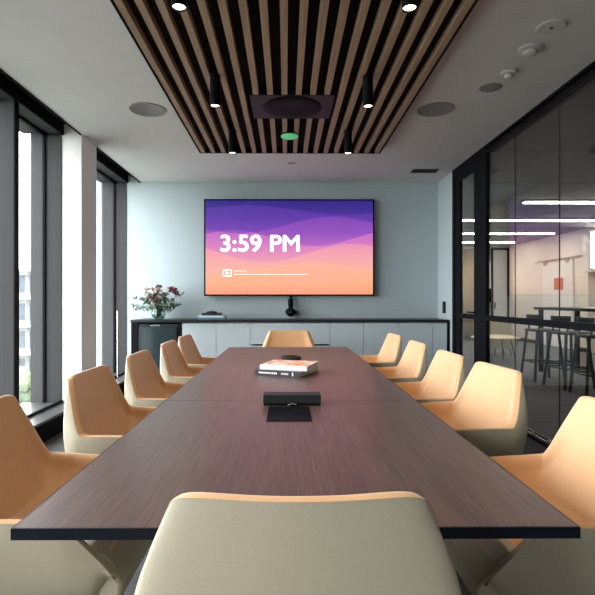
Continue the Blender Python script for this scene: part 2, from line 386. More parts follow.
# bar stools
def stool():
    t = thing('bar_stool', '', 'bar stool', group='bar stools at the high table beyond the glass')
    bm = BM(); box(bm, -.19, .19, -.19, .19, .74, .78); obj('seat', bm, M['dark_grey'], t, bevel=.02)
    bm = BM()
    for i in range(9):
        a0 = R(-60+120*i/9); a1 = R(-60+120*(i+1)/9)
        for (r0, r1) in ((.20, .225),):
            p = [(-math.cos(a)*r, math.sin(a)*r) for a in (a0, a1) for r in (r0, r1)]
            lo = [bm.verts.new((x, y, .90)) for x, y in p]; hi = [bm.verts.new((x, y, 1.0)) for x, y in p]
            for q in ((0, 2, 3, 1),): bm.faces.new([lo[k] for k in q]); bm.faces.new([hi[k] for k in q])
            bm.faces.new((lo[0], lo[2], hi[2], hi[0])); bm.faces.new((lo[1], lo[3], hi[3], hi[1]))
    bmesh.ops.remove_doubles(bm, verts=bm.verts, dist=1e-5)
    obj('backrest', bm, M['dark_grey'], t)
    for sx in (-1, 1):
        for sy in (-1, 1):
            bm = BM(); tube(bm, [(sx*.225, sy*.225, 0), (sx*.16, sy*.16, .745)], .021, 8)
            obj('leg', bm, M['dark_grey'], t, smooth=True)
    for sy in (-1, 1):
        bm = BM(); tube(bm, [(-.13, sy*.14, .76), (-.13, sy*.18, .93)], .014, 8); obj('back_post', bm, M['dark_grey'], t, smooth=True)
    bm = BM(); q = .20
    for a, b in (((-q, -q), (q, -q)), ((q, -q), (q, q)), ((q, q), (-q, q)), ((-q, q), (-q, -q))): tube(bm, [(*a, .28), (*b, .28)], .012, 8)
    obj('footrest', bm, M['dark_grey'], t, smooth=True)
    return t
s0 = stool(); s0.location = (3.92, 7.62, 0); s0['label'] = 'dark bar stool at far left end of the high table'
dup(s0, (3.96, 6.98, 0), R(8), 'dark bar stool in the middle of the high table side')
dup(s0, (3.95, 6.34, 0), R(-6), 'dark bar stool at the right edge, nearest end of the high table')
# lounge corner
t = thing('coffee_table', 'low round pale coffee table with thin black legs behind the glass', 'coffee table', (4.2, 10.0, 0))
bm = BM(); cyl(bm, (0, 0), .46, .455, .48, 40); obj('tabletop', bm, M['wood_light'], t, smooth=True)
for k in range(4):
    a = PI/4+k*PI/2; bm = BM(); tube(bm, [(.40*math.cos(a), .40*math.sin(a), 0), (.30*math.cos(a), .30*math.sin(a), .457)], .011, 8); obj('leg', bm, M['black'], t, smooth=True)
t = thing('lounge_chair', 'beige rounded armchair behind the low round table beyond the glass', 'armchair', (4.75, 11.1, 0))
bm = BM(); cyl(bm, (0, 0), .30, .16, .44, 24, .34); obj('seat', bm, M['shell'], t, smooth=True, bevel=.03)
bm = BM()
for rr0, rr1 in ((.30, .37),):
    rows = []
    for i in range(17):
        a = R(20+ (320-180)*i/16+0); ca, sa = math.cos(a), math.sin(a)
        rows.append([bm.verts.new((ca*r, sa*r, z)) for r, z in ((rr0, .40), (rr1, .40), (rr1, .74), (rr0, .74))])
    for A, B in zip(rows, rows[1:]):
        for k in range(4): bm.faces.new((A[k], A[(k+1) % 4], B[(k+1) % 4], B[k]))
    bm.faces.new(rows[0]); bm.faces.new(rows[-1][::-1])
obj('backrest', bm, M['shell'], t, smooth=True, bevel=.02)
for k in range(4):
    a = PI/4+k*PI/2; bm = BM(); tube(bm, [(.26*math.cos(a), .26*math.sin(a), 0), (.22*math.cos(a), .22*math.sin(a), .17)], .013, 8); obj('leg', bm, M['black'], t, smooth=True)

# ------------------------------------------------------------------ outside
struct(boxo('ground', (-160, -2.9, -60, 160, -12.2, -12), M['far_ground']))
bl = thing('apartment_building', 'pale multi-storey building with banded windows seen through the left window', 'building', (-34, 60, -12))
boxo('wall', (-9, 9, 0, 14, 0, 16.2), M['far_building'], bl)
boxo('roof_slab', (-9.4, 9.4, -.5, 14.4, 16.2, 16.7), M['far_building'], bl)
for fl in range(5):
    z = fl*3.3+.9
    bs = boxo('balcony_slab', (-9.3, 9.3, -1.0, 0, z+2.5, z+2.75), M['far_slab'], bl)
    for k in range(9):
        boxo('window', (-8.6+k*2, -7.2+k*2, -.06, 0, z, z+2.0), M['far_glass'], bl)
def tree(x, y, h, r, lab, seed):
    rnd = random.Random(seed)
    t = thing('tree', lab, 'tree', (x, y, -12), group='trees outside the window')
    bm = BM(); tube(bm, [(0, 0, 0), (.1, 0, h*.4), (0, .1, h*.75)], .28, 8, .12); obj('trunk', bm, M['trunk'], t, smooth=True)
    bm = BM()
    for i in range(26):
        a = rnd.uniform(0, 2*PI); rr = r*math.sqrt(rnd.random())*.75; zz = rnd.uniform(.45, .95)*h
        k = r*rnd.uniform(.28, .45)
        g = bmesh.ops.create_icosphere(bm, subdivisions=2, radius=k, matrix=Matrix.Translation((rr*math.cos(a), rr*math.sin(a), zz)))
        for v in g['verts']: v.co += Vector((rnd.gauss(0, 1), rnd.gauss(0, 1), rnd.gauss(0, 1)))*k*.12
    obj('crown', bm, M['tree_leaf'], t)
tree(-15.5, 41, 11.8, 3.2, 'green leafy tree seen through the narrow gap beside the white pier', 1)
tree(-20.5, 50, 10.2, 3.4, 'tree farther off behind the white pier gap', 2)
tree(-22.5, 44, 6.6, 2.6, 'low tree in front of the pale apartment building', 3)

# ------------------------------------------------------------------ slatted ceiling raft
r_z = 1.22+1.60
raft = thing('slatted_ceiling_raft', 'black backed raft of long timber slats hung under the ceiling over the table', 'ceiling feature', (0, 0, r_z))
rx0, rx1, ry0, ry1 = -.93, 1.018, .35, 5.44
boxo('backing_panel', (rx0, rx1, ry0, ry1, .05, .068), M['matte_black'], raft)
bm = BM(); box(bm, rx0-.008, rx0, ry0, ry1, -.004, .068); box(bm, rx1, rx1+.008, ry0, ry1, -.004, .068); box(bm, rx0-.008, rx1+.008, ry1, ry1+.008, -.004, .068); box(bm, rx0-.008, rx1+.008, ry0-.008, ry0, -.004, .068)
obj('edge_frame', bm, M['matte_black'], raft)
NS = 18
for i in range(NS):
    x = rx0+.030+i*(rx1-rx0-.06)/(NS-1)
    bm = BM()
    if -.29 < x < .385:
        box(bm, x-.022, x+.022, ry0, 3.90, 0, .05); box(bm, x-.022, x+.022, 4.42, ry1, 0, .05)
    else: box(bm, x-.022, x+.022, ry0, ry1, 0, .05)
    obj('slat', bm, M['slat'], raft, bevel=.002)
# microphone / speaker plate in the raft
t = thing('ceiling_speaker_panel', 'dark round speaker on a square plate set among the ceiling slats', 'speaker', (.05, 4.16, r_z))
boxo('plate', (-.335, .335, -.25, .25, .0, .05), noisy(mat('plate_paint', (.010, .009, .012), .5, spec=.2), (80, 80, 80), bump=.02), t, bevel=.004)
bm = BM(); lathe(bm, [(0, -.010), (.10, -.010), (.13, -.014), (.21, -.012), (.235, -.006), (.245, .0)], n=48); obj('round_cover', bm, M['black'], t, smooth=True)
# green indicator under the slats
t = thing('green_indicator_lamp', 'small round green glowing lamp hung under the slats near their far end', 'lamp', (.035, 4.84, r_z))
bm = BM(); lathe(bm, [(0, .060), (.028, .060), (.030, .004), (.085, 0), (.085, -.012), (0, -.012)]); obj('body', bm, M['black'], t, smooth=True)
bm = BM(); lathe(bm, [(.083, -.012), (.083, -.022), (.05, -.030), (0, -.030)]); obj('lens', bm, M['green_lens'], t, smooth=True)
# cylinder downlights
labs = {}
def downlight():
    t = thing('ceiling_downlight', '', 'ceiling light', group='black cylinder downlights between the slats')
    bm = BM(); lathe(bm, [(0, .26), (.036, .26), (.037, 0), (.032, 0), (.030, .012), (0, .012)]); obj('housing', bm, M['black'], t, smooth=True)
    bm = BM(); lathe(bm, [(.031, .008), (.02, .004), (0, .003)]); obj('lens', bm, M['lamp_lens'], t, smooth=True)
    return t
d0 = downlight(); first = True
order = ['just above the camera', 'nearest visible', 'middle', 'farthest']
for k, y in enumerate((1.18, 2.365, 3.565, 4.71)):
    for x, side in ((-.505, 'left'), (.585, 'right')):
        lab = f'{order[k]} black cylinder downlight in the {side} row under the slats'
        if first: d0.location = (x, y, 2.60); d0['label'] = lab; first = False
        else: dup(d0, (x, y, 2.60), 0, lab)
        ld = bpy.data.lights.new('downlight_beam', 'SPOT'); ld.energy = 20; ld.color = (1, .80, .58); ld.spot_size = R(95); ld.spot_blend = 1.0; ld.shadow_soft_size = .03
        lo = bpy.data.objects.new('downlight_beam', ld); C.objects.link(lo); lo.location = (x, y, 2.595)

# flush ceiling fittings
def disc(name, label, cat, x, y, prof, m, group=None):
    bm = BM(); lathe(bm, prof, n=40); o = obj(name, bm, m, smooth=True); o.location = (x, y, H); return tag(o, label, cat, group)
disc('ceiling_speaker', 'flush round grey speaker in the ceiling left of the slatted raft', 'speaker', -1.21, 4.39, [(0, -.004), (.15, -.004), (.156, -.008), (.162, 0)], M['grey_speaker'])
disc('ceiling_speaker', 'flush round grey speaker in the ceiling right of the slatted raft', 'speaker', 1.31, 4.37, [(0, -.004), (.15, -.004), (.156, -.008), (.162, 0)], M['grey_speaker'])
disc('ceiling_speaker', 'small round grey grille between the smoke detectors and the large right speaker', 'speaker', 1.61, 3.92, [(0, -.004), (.08, -.004), (.088, 0)], M['grey_speaker'])
t = thing('sensor_plate', 'round white plate with a dark dot, nearest the camera in the ceiling row', 'sensor', (1.62, 3.04, H))
bm = BM(); lathe(bm, [(0, -.010), (.08, -.008), (.088, 0)]); obj('plate', bm, M['white_plastic'], t, smooth=True)
bm = BM(); lathe(bm, [(0, -.014), (.009, -.013), (.010, -.008)], n=12); obj('lens', bm, M['black'], t, smooth=True)
t = thing('smoke_detector', 'white smoke detector with wide base, second in the row of ceiling fittings', 'smoke detector', (1.62, 3.31, H))
bm = BM(); lathe(bm, [(.078, 0), (.078, -.012), (.06, -.02), (0, -.02)]); obj('base', bm, M['white_plastic'], t, smooth=True)
bm = BM(); lathe(bm, [(.045, -.018), (.042, -.04), (.02, -.046), (0, -.046)]); obj('sensor_head', bm, M['white_plastic'], t, smooth=True)
t = thing('smoke_detector', 'small white domed detector, third in the row of ceiling fittings', 'smoke detector', (1.63, 3.65, H))
bm = BM(); lathe(bm, [(.058, 0), (.056, -.02), (.04, -.024), (0, -.024)]); obj('base', bm, M['white_plastic'], t, smooth=True)
bm = BM(); lathe(bm, [(.032, -.022), (.028, -.040), (.018, -.046), (0, -.048)]); obj('sensor_head', bm, M['white_plastic'], t, smooth=True)
t = thing('ceiling_vent', 'rectangular grey air vent in the ceiling near the far right corner', 'vent', (1.79, 6.44, H))
bm = BM(); box(bm, -.19, .19, -.13, -.10, -.006, 0); box(bm, -.19, .19, .10, .13, -.006, 0); box(bm, -.19, -.17, -.1, .1, -.006, 0); box(bm, .17, .19, -.1, .1, -.006, 0); obj('frame', bm, M['white_plastic'], t)
bm = BM()
for k in range(6): box(bm, -.17, .17, -.09+k*.034, -.075+k*.034, -.005, 0)
obj('slat', bm, M['dark_grey'], t)
tag(boxo('ceiling_slot', (.02, .11, 6.08, 6.11, H-.003, H), M['dark_grey']), 'tiny dark slot in the ceiling between the raft and the television', 'slot')

# ------------------------------------------------------------------ television
TW, TH = 2.387, 1.358
tv = thing('television', 'very large wall television showing a purple to orange wave picture and the time', 'television', (.046, 7.02, 1.955))
boxo('body', (-TW/2, TW/2, -.02, .045, -TH/2, TH/2), M['black'], tv, bevel=.006)
sw, sh = TW-.045, TH-.045
bm = BM(); box(bm, -sw/2, sw/2, -.0245, -.0205, -sh/2, sh/2); obj('screen', bm, screen_mat(sw, sh), tv)
boxo('wall_bracket', (-.4, .4, .045, .08, -.3, .3), M['dark_grey'], tv)
def text(name, s, size, m, parent, loc, off=0.0, width=None, rot=(PI/2, 0, 0), ext=.0008, bold=0):
    cu = bpy.data.curves.new(name, 'FONT'); cu.body = s; cu.size = size; cu.offset = off; cu.extrude = ext
    o = bpy.data.objects.new(name+'_tmp', cu); C.objects.link(o)
    bpy.context.view_layer.update()
    me = bpy.data.meshes.new_from_object(o.evaluated_get(bpy.context.evaluated_depsgraph_get()))
    bpy.data.objects.remove(o)
    xs = [v.co.x for v in me.vertices]; ys = [v.co.y for v in me.vertices]
    for v in me.vertices: v.co.x -= min(xs)
    if width:
        k = width/(max(xs)-min(xs))
        for v in me.vertices: v.co.x *= k
    if bold:
        b0 = bmesh.new(); b0.from_mesh(me)
        for dx, dy, dz in ((bold, 0, .0001), (-bold, 0, .0002), (0, bold, .0003), (0, -bold, .0004), (bold*.7, bold*.7, .0005), (-bold*.7, bold*.7, .0006), (bold*.7, -bold*.7, .0007), (-bold*.7, -bold*.7, .0008)):
            g = me.copy(); g.transform(Matrix.Translation((dx, dy, dz))); b0.from_mesh(g); bpy.data.meshes.remove(g)
        b0.to_mesh(me); b0.free()
    me.name = name; me.materials.clear(); me.materials.append(m)
    n = bpy.data.objects.new(name, me); C.objects.link(n); n.parent = parent; n.location = loc; n.rotation_euler = rot
    return n
# clock: x 220..300, baseline y 252, cap top y 235.5
px = 7.0/500
text('clock_text', '3:59 PM', .325, M['clock_text'], tv, ((221.0-289.2)*px, -.0265, (247.7-251.5)*px+.0), .0, 78*px, bold=.0062)
# small camera badge
bm = BM(); x0, x1, z0, z1 = (223-289.2)*px, (231.5-289.2)*px, (247.7-276.5)*px, (247.7-270)*px; f = .008
box(bm, x0, x1, -.0265, -.0255, z0, z0+f); box(bm, x0, x1, -.0265, -.0255, z1-f, z1); box(bm, x0, x0+f, -.0265, -.0255, z0+f, z1-f); box(bm, x1-f, x1, -.0265, -.0255, z0+f, z1-f)
cx, cz = (x0+x1)/2, (z0+z1)/2
vs = [bm.verts.new((cx+a, -.0262, cz+b)) for a, b in ((-.028, .024), (.028, .0), (-.028, -.024), (-.014, 0))]; bm.faces.new(vs)
obj('badge', bm, M['clock_text'], tv)
# two fine lines of small print, too small to read in the photograph
bm = BM(); rnd = random.Random(3)
for (xa, xb, yy) in ((234, 247, 271.2), (234, 308, 274.6)):
    x = xa
    while x < xb-.6:
        w = rnd.uniform(.5, 1.5); box(bm, (x-289.2)*px, (min(x+w, xb)-289.2)*px, -.0262, -.0255, (247.7-yy)*px-.004, (247.7-yy)*px+.004); x += w+.55
obj('small_print', bm, M['small_text'], tv)

# camera unit under the television
t = thing('video_camera', 'black round video camera on a neck hung below the television', 'camera', (.065, 7.03, 1.1))
bm = BM(); tube(bm, [(0, .065, .16), (0, .01, .165), (0, 0, .12)], .016, 12); obj('arm', bm, M['black'], t, smooth=True)
bm = BM(); lathe(bm, [(0, .14), (.025, .14), (.038, .12), (.036, .05), (.03, -.01), (0, -.01)]); obj('neck', bm, M['black'], t, smooth=True)
bm = BM(); lathe(bm, [(.03, .005), (.065, -.015), (.078, -.04), (.074, -.06), (.05, -.085), (.03, -.11), (0, -.115)]); obj('head', bm, M['black'], t, smooth=True)
bm = BM(); lathe(bm, [(0, 0), (.018, 0), (.018, .01), (0, .012)], n=20); o = obj('lens', bm, M['fridge'], t, smooth=True); o.rotation_euler = (PI/2, 0, 0); o.location = (0, -.068, -.045)
# light switch
t = thing('light_switch', 'black rectangular switch panel on the narrow blue wall beside the door', 'switch', (XR, 6.80, 1.12))
boxo('plate', (-.012, 0, -.055, .055, -.08, .08), M['black'], t, bevel=.003)
bm = BM()
for z in (-.05, 0, .05): box(bm, -.015, -.012, -.03, .03, z-.018, z+.018)
obj('button', bm, M['dark_grey'], t)

# ------------------------------------------------------------------ credenza
CF = 6.57; cxl, cxr = -2.035, 2.145
tag(boxo('worktop', (cxl, cxr, CF-.02, YB, .925, .960), M['counter'], bevel=.003), 'long dark stone worktop along the far wall below the television', 'worktop')
k = CF/500
def X(p): return (p-286)*k
# plinth/side pieces
def cabinet(x0, x1, label, kind='door', splits=()):
    t = thing('cabinet', label, 'cabinet', ((x0+x1)/2, CF, 0), group='pale blue cabinets below the long worktop')
    w = (x1-x0)/2
    boxo('body', (-w, w, .022, YB-CF-.005, .09, .922), M['cabinet'], t)
    boxo('plinth', (-w, w, .06, .10, 0, .09), M['black'], t)
    g = .003
    if kind == 'door':
        boxo('door', (-w+g, w-g, 0, .020, .095, .915), M['cabinet'], t, bevel=.002)
    else:
        d = boxo('drawer', (-w+g, w-g, 0, .020, .64, .915), M['cabinet'], t, bevel=.002)
        bm = BM(); box(bm, -w+.02, -w+.20, -.002, .018, .622, .637); box(bm, w-.2, w-.02, -.002, .018, .622, .637); obj('finger_pull', bm, M['black'], d)
        boxo('door', (-w+g, -g, 0, .020, .095, .62), M['cabinet'], t, bevel=.002)
        boxo('door', (g, w-g, 0, .020, .095, .62), M['cabinet'], t, bevel=.002)
    return t
e = [182, 216.3, 250.3, 330, 363.6, 398.5, 433, 447.5]
L = ['pale blue cabinet with one door immediately right of the black fridge', 'pale blue cabinet door second right of the fridge, under the books and television corner',
     'wide pale blue cabinet with a shallow drawer, behind the far end chair', 'pale blue cabinet door directly right of the wide drawer unit', 'pale blue cabinet door below the right corner of the television',
     'pale blue cabinet door beside the narrow filler at the right end', 'narrow pale blue filler cabinet at the far right end of the worktop']
for i in range(7): cabinet(X(e[i]), X(e[i+1]), L[i], 'drawer' if i == 2 else 'door')
tag(boxo('end_panel', (X(447.8), X(449.5)+.0, CF-.005, YB, 0, .925), M['black']), 'thin black end panel closing the cabinets by the right wall', 'panel')
tag(boxo('end_panel', (X(131.5), X(138.5), CF-.005, YB, 0, .925), M['black']), 'black side panel left of the fridge by the window', 'panel')
tag(boxo('end_panel', (X(177.5), X(181.6), CF-.005, YB, 0, .925), M['black']), 'black side panel between the fridge and the pale cabinets', 'panel')
t = thing('bar_fridge', 'black glossy under-counter bar fridge below the flower vase', 'fridge', (X(158), CF, 0))
w = (X(177)-X(139))/2
boxo('body', (-w, w, .05, .50, .02, .90), M['black'], t)
dd = boxo('door', (-w, w, .0, .045, .09, .865), M['fridge'], t, bevel=.006)
boxo('frame', (-w, w, .012, .05, .868, .905), M['dark_grey'], t)
boxo('badge', (-.10, .02, .008, .012, .878, .893), M['chrome'], t)
bm = BM(); box(bm, -w+.012, -w+.022, -.006, 0, .12, .84); obj('trim', bm, M['dark_grey'], dd)
# books on worktop
def flatbook(name, label, loc, rz, w, d, h, cover, pages, parent=None, group=None):
    t = thing(name, label, 'book', loc, rz, group)
    bm = BM(); box(bm, -w/2, w/2, -d/2, d/2, 0, .003); box(bm, -w/2, w/2, -d/2, d/2, h-.003, h); box(bm, -w/2, w/2, -d/2, -d/2+.004, .003, h-.003)
    obj('cover', bm, cover, t)
    bm = BM(); box(bm, -w/2+.006, w/2-.006, -d/2+.004, d/2-.006, .003, h-.003); obj('pages', bm, pages, t)
    return t
wh = noisy(mat('page_paper', (.75, .73, .68), .8), (2, 2, 900), (.62, .60, .56), (.82, .80, .76))
tealm = noisy(mat('teal_cover', (.10, .2, .24), .5), (40, 40, 40), bump=.02)
darkb = noisy(mat('dark_cover', (.012, .016, .02), .5), (40, 40, 40), bump=.02)
bluep = noisy(mat('pale_blue_cover', (.5, .6, .66), .5), (40, 40, 40), bump=.02)
bx = (212.5-286)*6.8/500
flatbook('book', 'teal book at the bottom of the stack on the long worktop', (bx, 6.80, .960), R(1), .37, .28, .026, tealm, wh, group='books on the long worktop')
flatbook('book', 'pale blue book in the middle of the stack on the long worktop', (bx+.005, 6.80, .986), R(-2), .35, .26, .026, bluep, wh, group='books on the long worktop')
flatbook('book', 'dark book on top of the stack on the long worktop', (bx, 6.80, 1.012), R(3), .27, .20, .034, darkb, wh, group='books on the long worktop')
t = thing('desk_gadget', 'small dark rounded object on top of the stack of worktop books', 'gadget', (bx-.01, 6.8, 1.046))
bm = BM(); lathe(bm, [(0, 0), (.075, 0), (.08, .008), (.07, .02), (.03, .026), (0, .026)]); obj('body', bm, M['dark_grey'], t, smooth=True)
bm = BM(); lathe(bm, [(0, .025), (.012, .026), (.010, .031), (0, .032)], n=16); obj('button', bm, M['black'], t, smooth=True)

# vase and bouquet
vx, vy = (159-286)*6.82/500, 6.82
t = thing('glass_vase', 'round clear glass vase on the worktop above the fridge', 'vase', (vx, vy, .960))
bm = BM(); lathe(bm, [(0, 0), (.05, 0), (.085, .03), (.10, .075), (.088, .12), (.062, .145), (.066, .152), (.058, .146), (.082, .118), (.094, .075), (.08, .034), (.048, .008), (0, .008)]); obj('body', bm, M['vase'], t, smooth='all')
bm = BM(); lathe(bm, [(0, .010), (.046, .010), (.078, .036), (.09, .07), (0, .07)]); obj('water', bm, glass_mat('vase_water', (.70, .78, .72), 1.33), t, smooth='all')
bq = thing('flower_bouquet', 'loose bouquet of pink and burgundy flowers with grey green leaves in the vase', 'flowers', (vx, vy, .965))
rnd = random.Random(11)
def leafcard(bm, p, d, L_, W_):
    d = d.normalized(); s = d.cross(Vector((rnd.uniform(-1, 1), rnd.uniform(-1, 1), rnd.uniform(-.3, 1)))).normalized(); nrm = d.cross(s)
    a = bm.verts.new(p); t1 = bm.verts.new(p+d*L_)
    l = [bm.verts.new(p+d*L_*f+s*W_*w) for f, w in ((.3, .8), (.62, .9))]; r = [bm.verts.new(p+d*L_*f-s*W_*w) for f, w in ((.3, .8), (.62, .9))]
    c = [bm.verts.new(p+d*L_*f+nrm*W_*.25) for f in (.3, .62)]
    bm.faces.new((a, l[0], c[0])); bm.faces.new((a, c[0], r[0])); bm.faces.new((l[0], l[1], c[1], c[0])); bm.faces.new((c[0], c[1], r[1], r[0])); bm.faces.new((l[1], t1, c[1])); bm.faces.new((c[1], t1, r[1]))
bmL = BM()
tips = []
for i in range(34):
    a = rnd.uniform(0, 2*PI); sp = rnd.uniform(.05, .34); up = rnd.uniform(.20, .44)-sp*.25
    tx = sp*math.cos(a); ty = sp*math.sin(a)*.5
    p0 = Vector((rnd.uniform(-.03, .03), rnd.uniform(-.03, .03), .02)); p1 = Vector((tx*.2, ty*.2, .16)); p2 = Vector((tx, ty, up))
    bmS = BM(); tube(bmS, [p0, p1, (p1+p2)/2+Vector((0, 0, .02)), p2], .0028, 6); obj('stem', bmS, M['stem'], bq, smooth=True)
    for k in range(26):
        f = rnd.uniform(.15, 1.0); p = p1.lerp(p2, f)
        leafcard(bmL, p, Vector((rnd.gauss(0, 1), rnd.gauss(0, .8), rnd.gauss(.15, .7))), rnd.uniform(.04, .07), rnd.uniform(.011, .019))
for (tx, tz, n) in ((-.34, .19, 14), (-.30, .13, 12), (.02, .12, 14), (-.33, .27, 10), (.16, .10, 8)):   # trailing sprigs
    p1 = Vector((0, 0, .16)); p2 = Vector((tx, rnd.uniform(-.06, .02), tz))
    bmS = BM(); tube(bmS, [(0, 0, .03), p1, p1.lerp(p2, .5)+Vector((0, 0, .03)), p2], .0025, 6); obj('stem', bmS, M['stem'], bq, smooth=True)
    for k in range(n):
        p = p1.lerp(p2, rnd.uniform(.3, 1)); leafcard(bmL, p, Vector((tx*2+rnd.gauss(0, .6), rnd.gauss(0, .4), rnd.gauss(-.1, .5))), rnd.uniform(.045, .07), .016)
lv = obj('foliage', bmL, M['leaf'], bq, smooth='all', fixn=False); lv['kind'] = 'stuff'
def bloom(p, r, m, petals=34):
    bm = BM()
    bmesh.ops.create_icosphere(bm, subdivisions=2, radius=r*.45, matrix=Matrix.Translation(p))
    for k in range(petals):
        a = rnd.uniform(0, 2*PI); e = rnd.uniform(-.25, 1.0)
        d = Vector((math.cos(a)*math.cos(e), math.sin(a)*math.cos(e), math.sin(e)))
        leafcard(bm, Vector(p)+d*r*.25, d, r*.95, r*.24)
    obj('bloom', bm, m, bq, fixn=False)
for (x, y, z, r, m) in ((-.10, -.07, .30, .062, 'petal'), (-.02, -.05, .37, .055, 'petal'), (.05, -.08, .31, .045, 'petal'), (.21, -.05, .37, .065, 'petal_dark'), (.16, -.02, .42, .045, 'petal'),
                        (.25, .0, .33, .04, 'petal_dark'), (-.15, -.02, .40, .04, 'petal'), (-.03, -.10, .26, .045, 'petal_dark'), (.00, .02, .43, .04, 'petal_dark'), (-.055, -.09, .21, .035, 'petal')):
    bloom((x, y, z), r, M[m])

# ------------------------------------------------------------------ conference table
TT = .73; tx0, tx1, ty0, ty1 = -.590, .636, 1.075, 5.21
tb = thing('conference_table', 'long dark walnut conference table with a black edge running down the room', 'table', ((tx0+tx1)/2, (ty0+ty1)/2, 0))
hw, hl = (tx1-tx0)/2, (ty1-ty0)/2
boxo('tabletop', (-hw+.004, hw-.004, -hl+.004, hl-.004, TT-.012, TT), M['veneer'], tb)
bm = BM()
box(bm, -hw, hw, -hl, hl, TT-.025, TT-.0125)
box(bm, -hw, -hw+.004, -hl, hl, TT-.0125, TT-.0005); box(bm, hw-.004, hw, -hl, hl, TT-.0125, TT-.0005)
box(bm, -hw+.004, hw-.004, -hl, -hl+.004, TT-.0125, TT-.0005); box(bm, -hw+.004, hw-.004, hl-.004, hl, TT-.0125, TT-.0005)
obj('edge_band', bm, M['table_edge'], tb)
bm = BM()
for y in (-.70, .69): box(bm, -hw+.004, hw-.004, y-.0008, y+.0008, TT, TT+.0003)
obj('seam', bm, M['table_edge'], tb)
for y in (-hl+1.02, hl-.85):
    bm = BM(); vs = []
    for z, a, b in ((.02, .24, .32), (TT-.03, .34, .42)):
        vs.append([bm.verts.new((sx*a, y+sy*b, z)) for sx, sy in ((-1, -1), (1, -1), (1, 1), (-1, 1))])
    for i in range(4): bm.faces.new((vs[0][i], vs[0][(i+1) % 4], vs[1][(i+1) % 4], vs[1][i]))
    bm.faces.new(vs[0][::-1]); bm.faces.new(vs[1])
    obj('pedestal', bm, M['pedestal'], tb, bevel=.006)
    boxo('foot_plate', (-.30, .30, y-.40, y+.40, 0, .02), M['black'], tb)
boxo('cable_hatch', (-.102, .082, -hl+.94, -hl+1.215, TT+.0002, TT+.003), M['black'], tb).location = (0, 0, 0)
# power module box
t = thing('power_module', 'low dark grey power box with a notch, on the table behind the black hatch', 'power box', (.028, 2.315, TT))
bm = BM(); box(bm, -.134, .134, 0, .085, .010, .050); obj('cover', bm, M['dark_grey'], t, bevel=.003)
boxo('base', (-.132, .132, .004, .082, 0, .010), M['black'], t)
bm = BM(); box(bm, -.028, .028, -.002, .002, .0, .014); obj('notch', bm, M['matte_black'], t)
bm = BM(); tube(bm, [(-.02, -.006, .004), (0, -.008, .012), (.02, -.006, .008)], .004, 8); obj('cable_end', bm, M['chrome'], t, smooth=True)
t = thing('speakerphone_puck', 'low black conference puck on the table behind the books', 'speakerphone', (.04, 4.14, TT))
bm = BM(); lathe(bm, [(0, 0), (.080, 0), (.085, .010), (.085, .018), (.078, .024), (0, .026)], n=40); obj('body', bm, M['dark_grey'], t, smooth=True)
bm = BM(); lathe(bm, [(0, .0255), (.055, .0252), (.056, .028), (0, .029)], n=40); obj('top_disc', bm, M['black'], t, smooth=True)

# books on the table
def book(label, loc, rz, w, d, h, cover, cover2=None):
    t = thing('book', label, 'book', loc, rz, 'books stacked on the conference table')
    bm = BM(); box(bm, -w/2, w/2, -d/2, d/2, 0, .003); box(bm, -w/2, w/2, -d/2, -d/2+.004, .003, h-.003); box(bm, -w/2, w/2, -d/2, d/2, h-.003, h)
    obj('cover', bm, cover, t)
    bm = BM(); box(bm, -w/2+.005, w/2-.006, -d/2+.0045, d/2-.006, .003, h-.003); obj('pages', bm, wh, t)
    if cover2:
        bm = BM(); box(bm, -w/2+.01, w/2-.01, -d/2+.02, d/2-.008, h, h+.0008); obj('cover_picture', bm, cover2, t)
    return t
blk = noisy(mat('black_book_cover', (.015, .015, .02), .4), (60, 60, 60), bump=.02)
wht = noisy(mat('white_book_cover', (.85, .85, .84), .5), (60, 60, 60), bump=.02)
pic = noisy(mat('orange_cover_picture', (.7, .4, .25), .5), (18, 12, 5), (.75, .70, .62), (.72, .28, .12), lo=.4, hi=.6)
b1 = book('thick black hardcover book with white spine print under the white book', (.011, 3.36, TT+.0006), R(-24), .32, .34, .036, blk)
b2 = book('white book with an orange cover picture on top of the black book', (.027, 3.362, TT+.0368), R(-18), .32, .30, .030, wht, pic)
bm = BM(); rnd2 = random.Random(5); x = -.165
for (xa, xb) in ((-.130, .0), (.03, .075)):
    x = xa
    while x < xb:
        w = rnd2.uniform(.005, .010); box(bm, x, x+w, -.171, -.170, .013, .024); x += w+.0035
box(bm, .105, .113, -.171, -.170, .008, .03)
obj('spine_print', bm, M['white_print'], b1)

